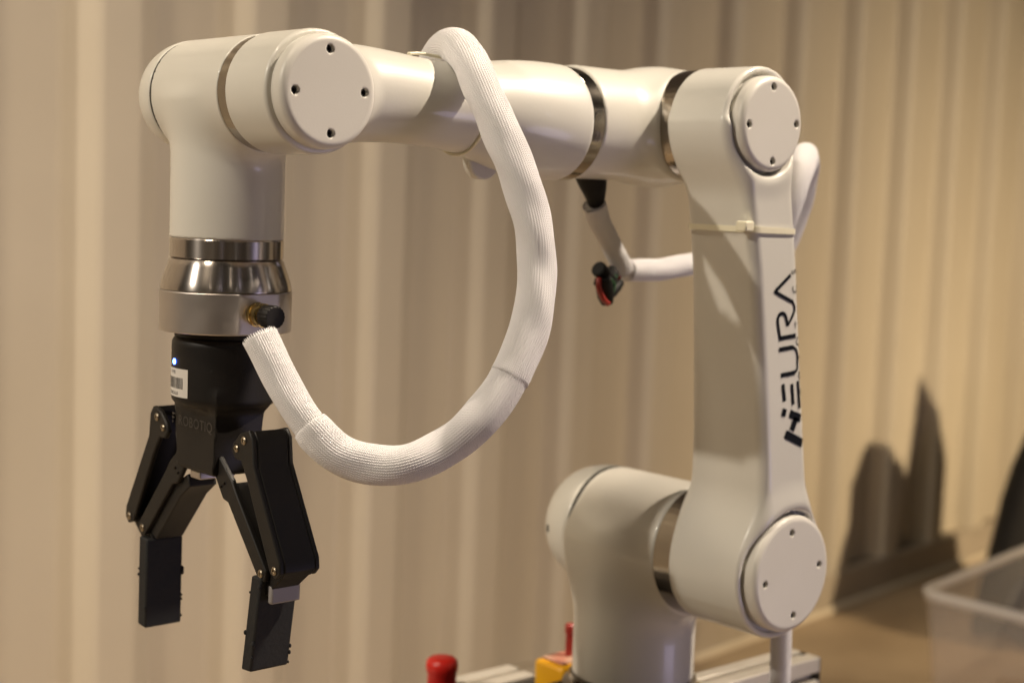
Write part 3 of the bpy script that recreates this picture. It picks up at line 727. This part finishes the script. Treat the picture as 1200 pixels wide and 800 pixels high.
# ------------------------------------------------------------------ storage bin, bag
bx0, by0 = 1.262, .505
e1 = np.array([1.758 - 1.3112, .6036 - .5351]); e1 /= np.linalg.norm(e1)       # far edge direction
e2 = np.array([1.159 - 1.3112, .2576 - .5351]); e2 /= np.linalg.norm(e2)       # left edge direction
C0 = np.array([1.2985, .5465]); LX, LY = .62, .42; HB = .32
ang = math.degrees(math.acos(e1 @ e2)); e2 = np.array([e1[1], -e1[0]]) * .8 + e2 * .2; e2 /= np.linalg.norm(e2)
binr = thing('storage_bin', (*(C0 + e1 * LX / 2 + e2 * LY / 2), .002), 'empty clear plastic storage bin with a rolled rim on the floor', 'storage bin')
def bring(z, inset, rad, n=8):
    pts = []; a0, a1, c0, c1 = inset, LX - inset, inset, LY - inset
    for cx, cy, st in ((a1 - rad, c1 - rad, 0), (a0 + rad, c1 - rad, 90), (a0 + rad, c0 + rad, 180), (a1 - rad, c0 + rad, 270)):
        for k in range(n):
            t = math.radians(st + 90 * k / (n - 1)); x = cx + rad * math.cos(t); y = cy + rad * math.sin(t)
            p = C0 + e1 * x + e2 * y; pts.append((p[0], p[1], z))
    return pts
def skin(rings, close=True):
    V = [p for r in rings for p in r]; n = len(rings[0]); Fc = []
    for j in range(len(rings) - 1):
        for i in range(n): Fc.append((j*n+i, j*n+(i+1)%n, (j+1)*n+(i+1)%n, (j+1)*n+i))
    return V, Fc
V, Fc = skin([bring(.320, .006, .035), bring(.20, .016, .035), bring(.05, .028, .035), bring(.006, .04, .03)])
Fc.append(tuple(reversed(range(3 * 32, 4 * 32))))
o = fixn(obj('tub', V, Fc, BIN, binr, smooth=True)); o.data.set_sharp_from_angle(angle=math.radians(50))
sm = o.modifiers.new('thick', 'SOLIDIFY'); sm.thickness = .0022
V, Fc = skin([bring(.312, .004, .035), bring(.328, .000, .036), bring(.332, .003, .036), bring(.332, .012, .030), bring(.326, .014, .030), bring(.312, .0085, .032)])
n_ = 32; Fc += [((5*n_)+i, (5*n_)+(i+1)%n_, (i+1)%n_, i) for i in range(n_)]
fixn(obj('rim', V, Fc, BINR, binr, smooth=True))
# things lying in the bin
for k, (px_, py_, rz, sz) in enumerate([(.20, .14, .5, (.16, .10, .12)), (.42, .2, -.3, (.14, .12, .08))]):
    c = C0 + e1 * px_ + e2 * py_; V, Fc = boxm((-sz[0]/2, -sz[1]/2, 0), (sz[0]/2, sz[1]/2, sz[2]))
    V = [(c[0] + v[0]*math.cos(rz) - v[1]*math.sin(rz), c[1] + v[0]*math.sin(rz) + v[1]*math.cos(rz), v[2] + .012) for v in V]
    o = obj('cardboard_box', V, Fc, (TANB, PALEB)[k], None, bevel=.002); tag(o, ['tan cardboard box lying in the clear bin near its corner', 'pale flat cardboard box at the far end inside the clear bin'][k], 'box')

def blob(rings, n=28):
    """rounded body from horizontal rings (cx, cy, z, rx, ry)"""
    V = []; Fc = []
    for cx, cy, z, rx, ry in rings:
        for i in range(n):
            t = 2 * math.pi * i / n; V.append((cx + rx * math.cos(t), cy + ry * math.sin(t), z))
    for j in range(len(rings) - 1):
        for i in range(n): Fc.append((j*n+i, j*n+(i+1)%n, (j+1)*n+(i+1)%n, (j+1)*n+i))
    Fc += [tuple(reversed(range(n))), tuple(range((len(rings)-1)*n, len(rings)*n))]
    return V, Fc
bag = thing('black_bag', (2.55, 1.0, 0), 'black bulging fabric bag standing at the right edge behind the clear bin', 'bag')  # black shape taken for a bag; unseen part shaped for its wall shadow
obj('bag_body', *blob([(2.476, 0.943, 0.0040, .305, .06), (2.476, 0.943, 0.0206, .310, .07), (2.481, 0.943, 0.1689, .250, .08), (2.477, 0.948, 0.3090, .188, .07), (2.477, 0.953, 0.3811, .144, .06), (2.458, 0.958, 0.4532, .066, .04), (2.451, 0.958, 0.4995, .032, .02), (2.450, 0.958, 0.5181, .006, .006)]), DARKC, bag, smooth=True)
obj('hump_caster', *blob([(2.591, 0.968, 0.0060, .15, .06), (2.586, 0.968, 0.3296, .11, .06), (2.576, 0.968, 0.4120, .075, .04), (2.566, 0.968, 0.4584, .040, .02), (2.561, 0.968, 0.4790, .005, .005)]), DARKC, bag, smooth=True)  # unseen bump added to cast the second hump of the wall shadow
obj('spike_caster', *blob([(2.721, 0.988, 0.0080, .185, .07), (2.716, 0.988, 0.1689, .165, .05), (2.714, 0.988, 0.3966, .084, .03), (2.696, 0.988, 0.5150, .042, .015), (2.676, 0.988, 0.6592, .002, .002)]), DARKC, bag, smooth=True)  # unseen cone added to cast the spike in the wall shadow
o = obj('blue_cloth', *blob([(2.28, .80, .003, .10, .12), (2.28, .80, .06, .11, .13), (2.285, .80, .13, .085, .10), (2.29, .80, .165, .04, .05), (2.29, .80, .175, .01, .01)]), BLUEC, None, smooth=True)
tag(o, 'dark blue cloth heap on the floor seen through the clear bin', 'cloth')
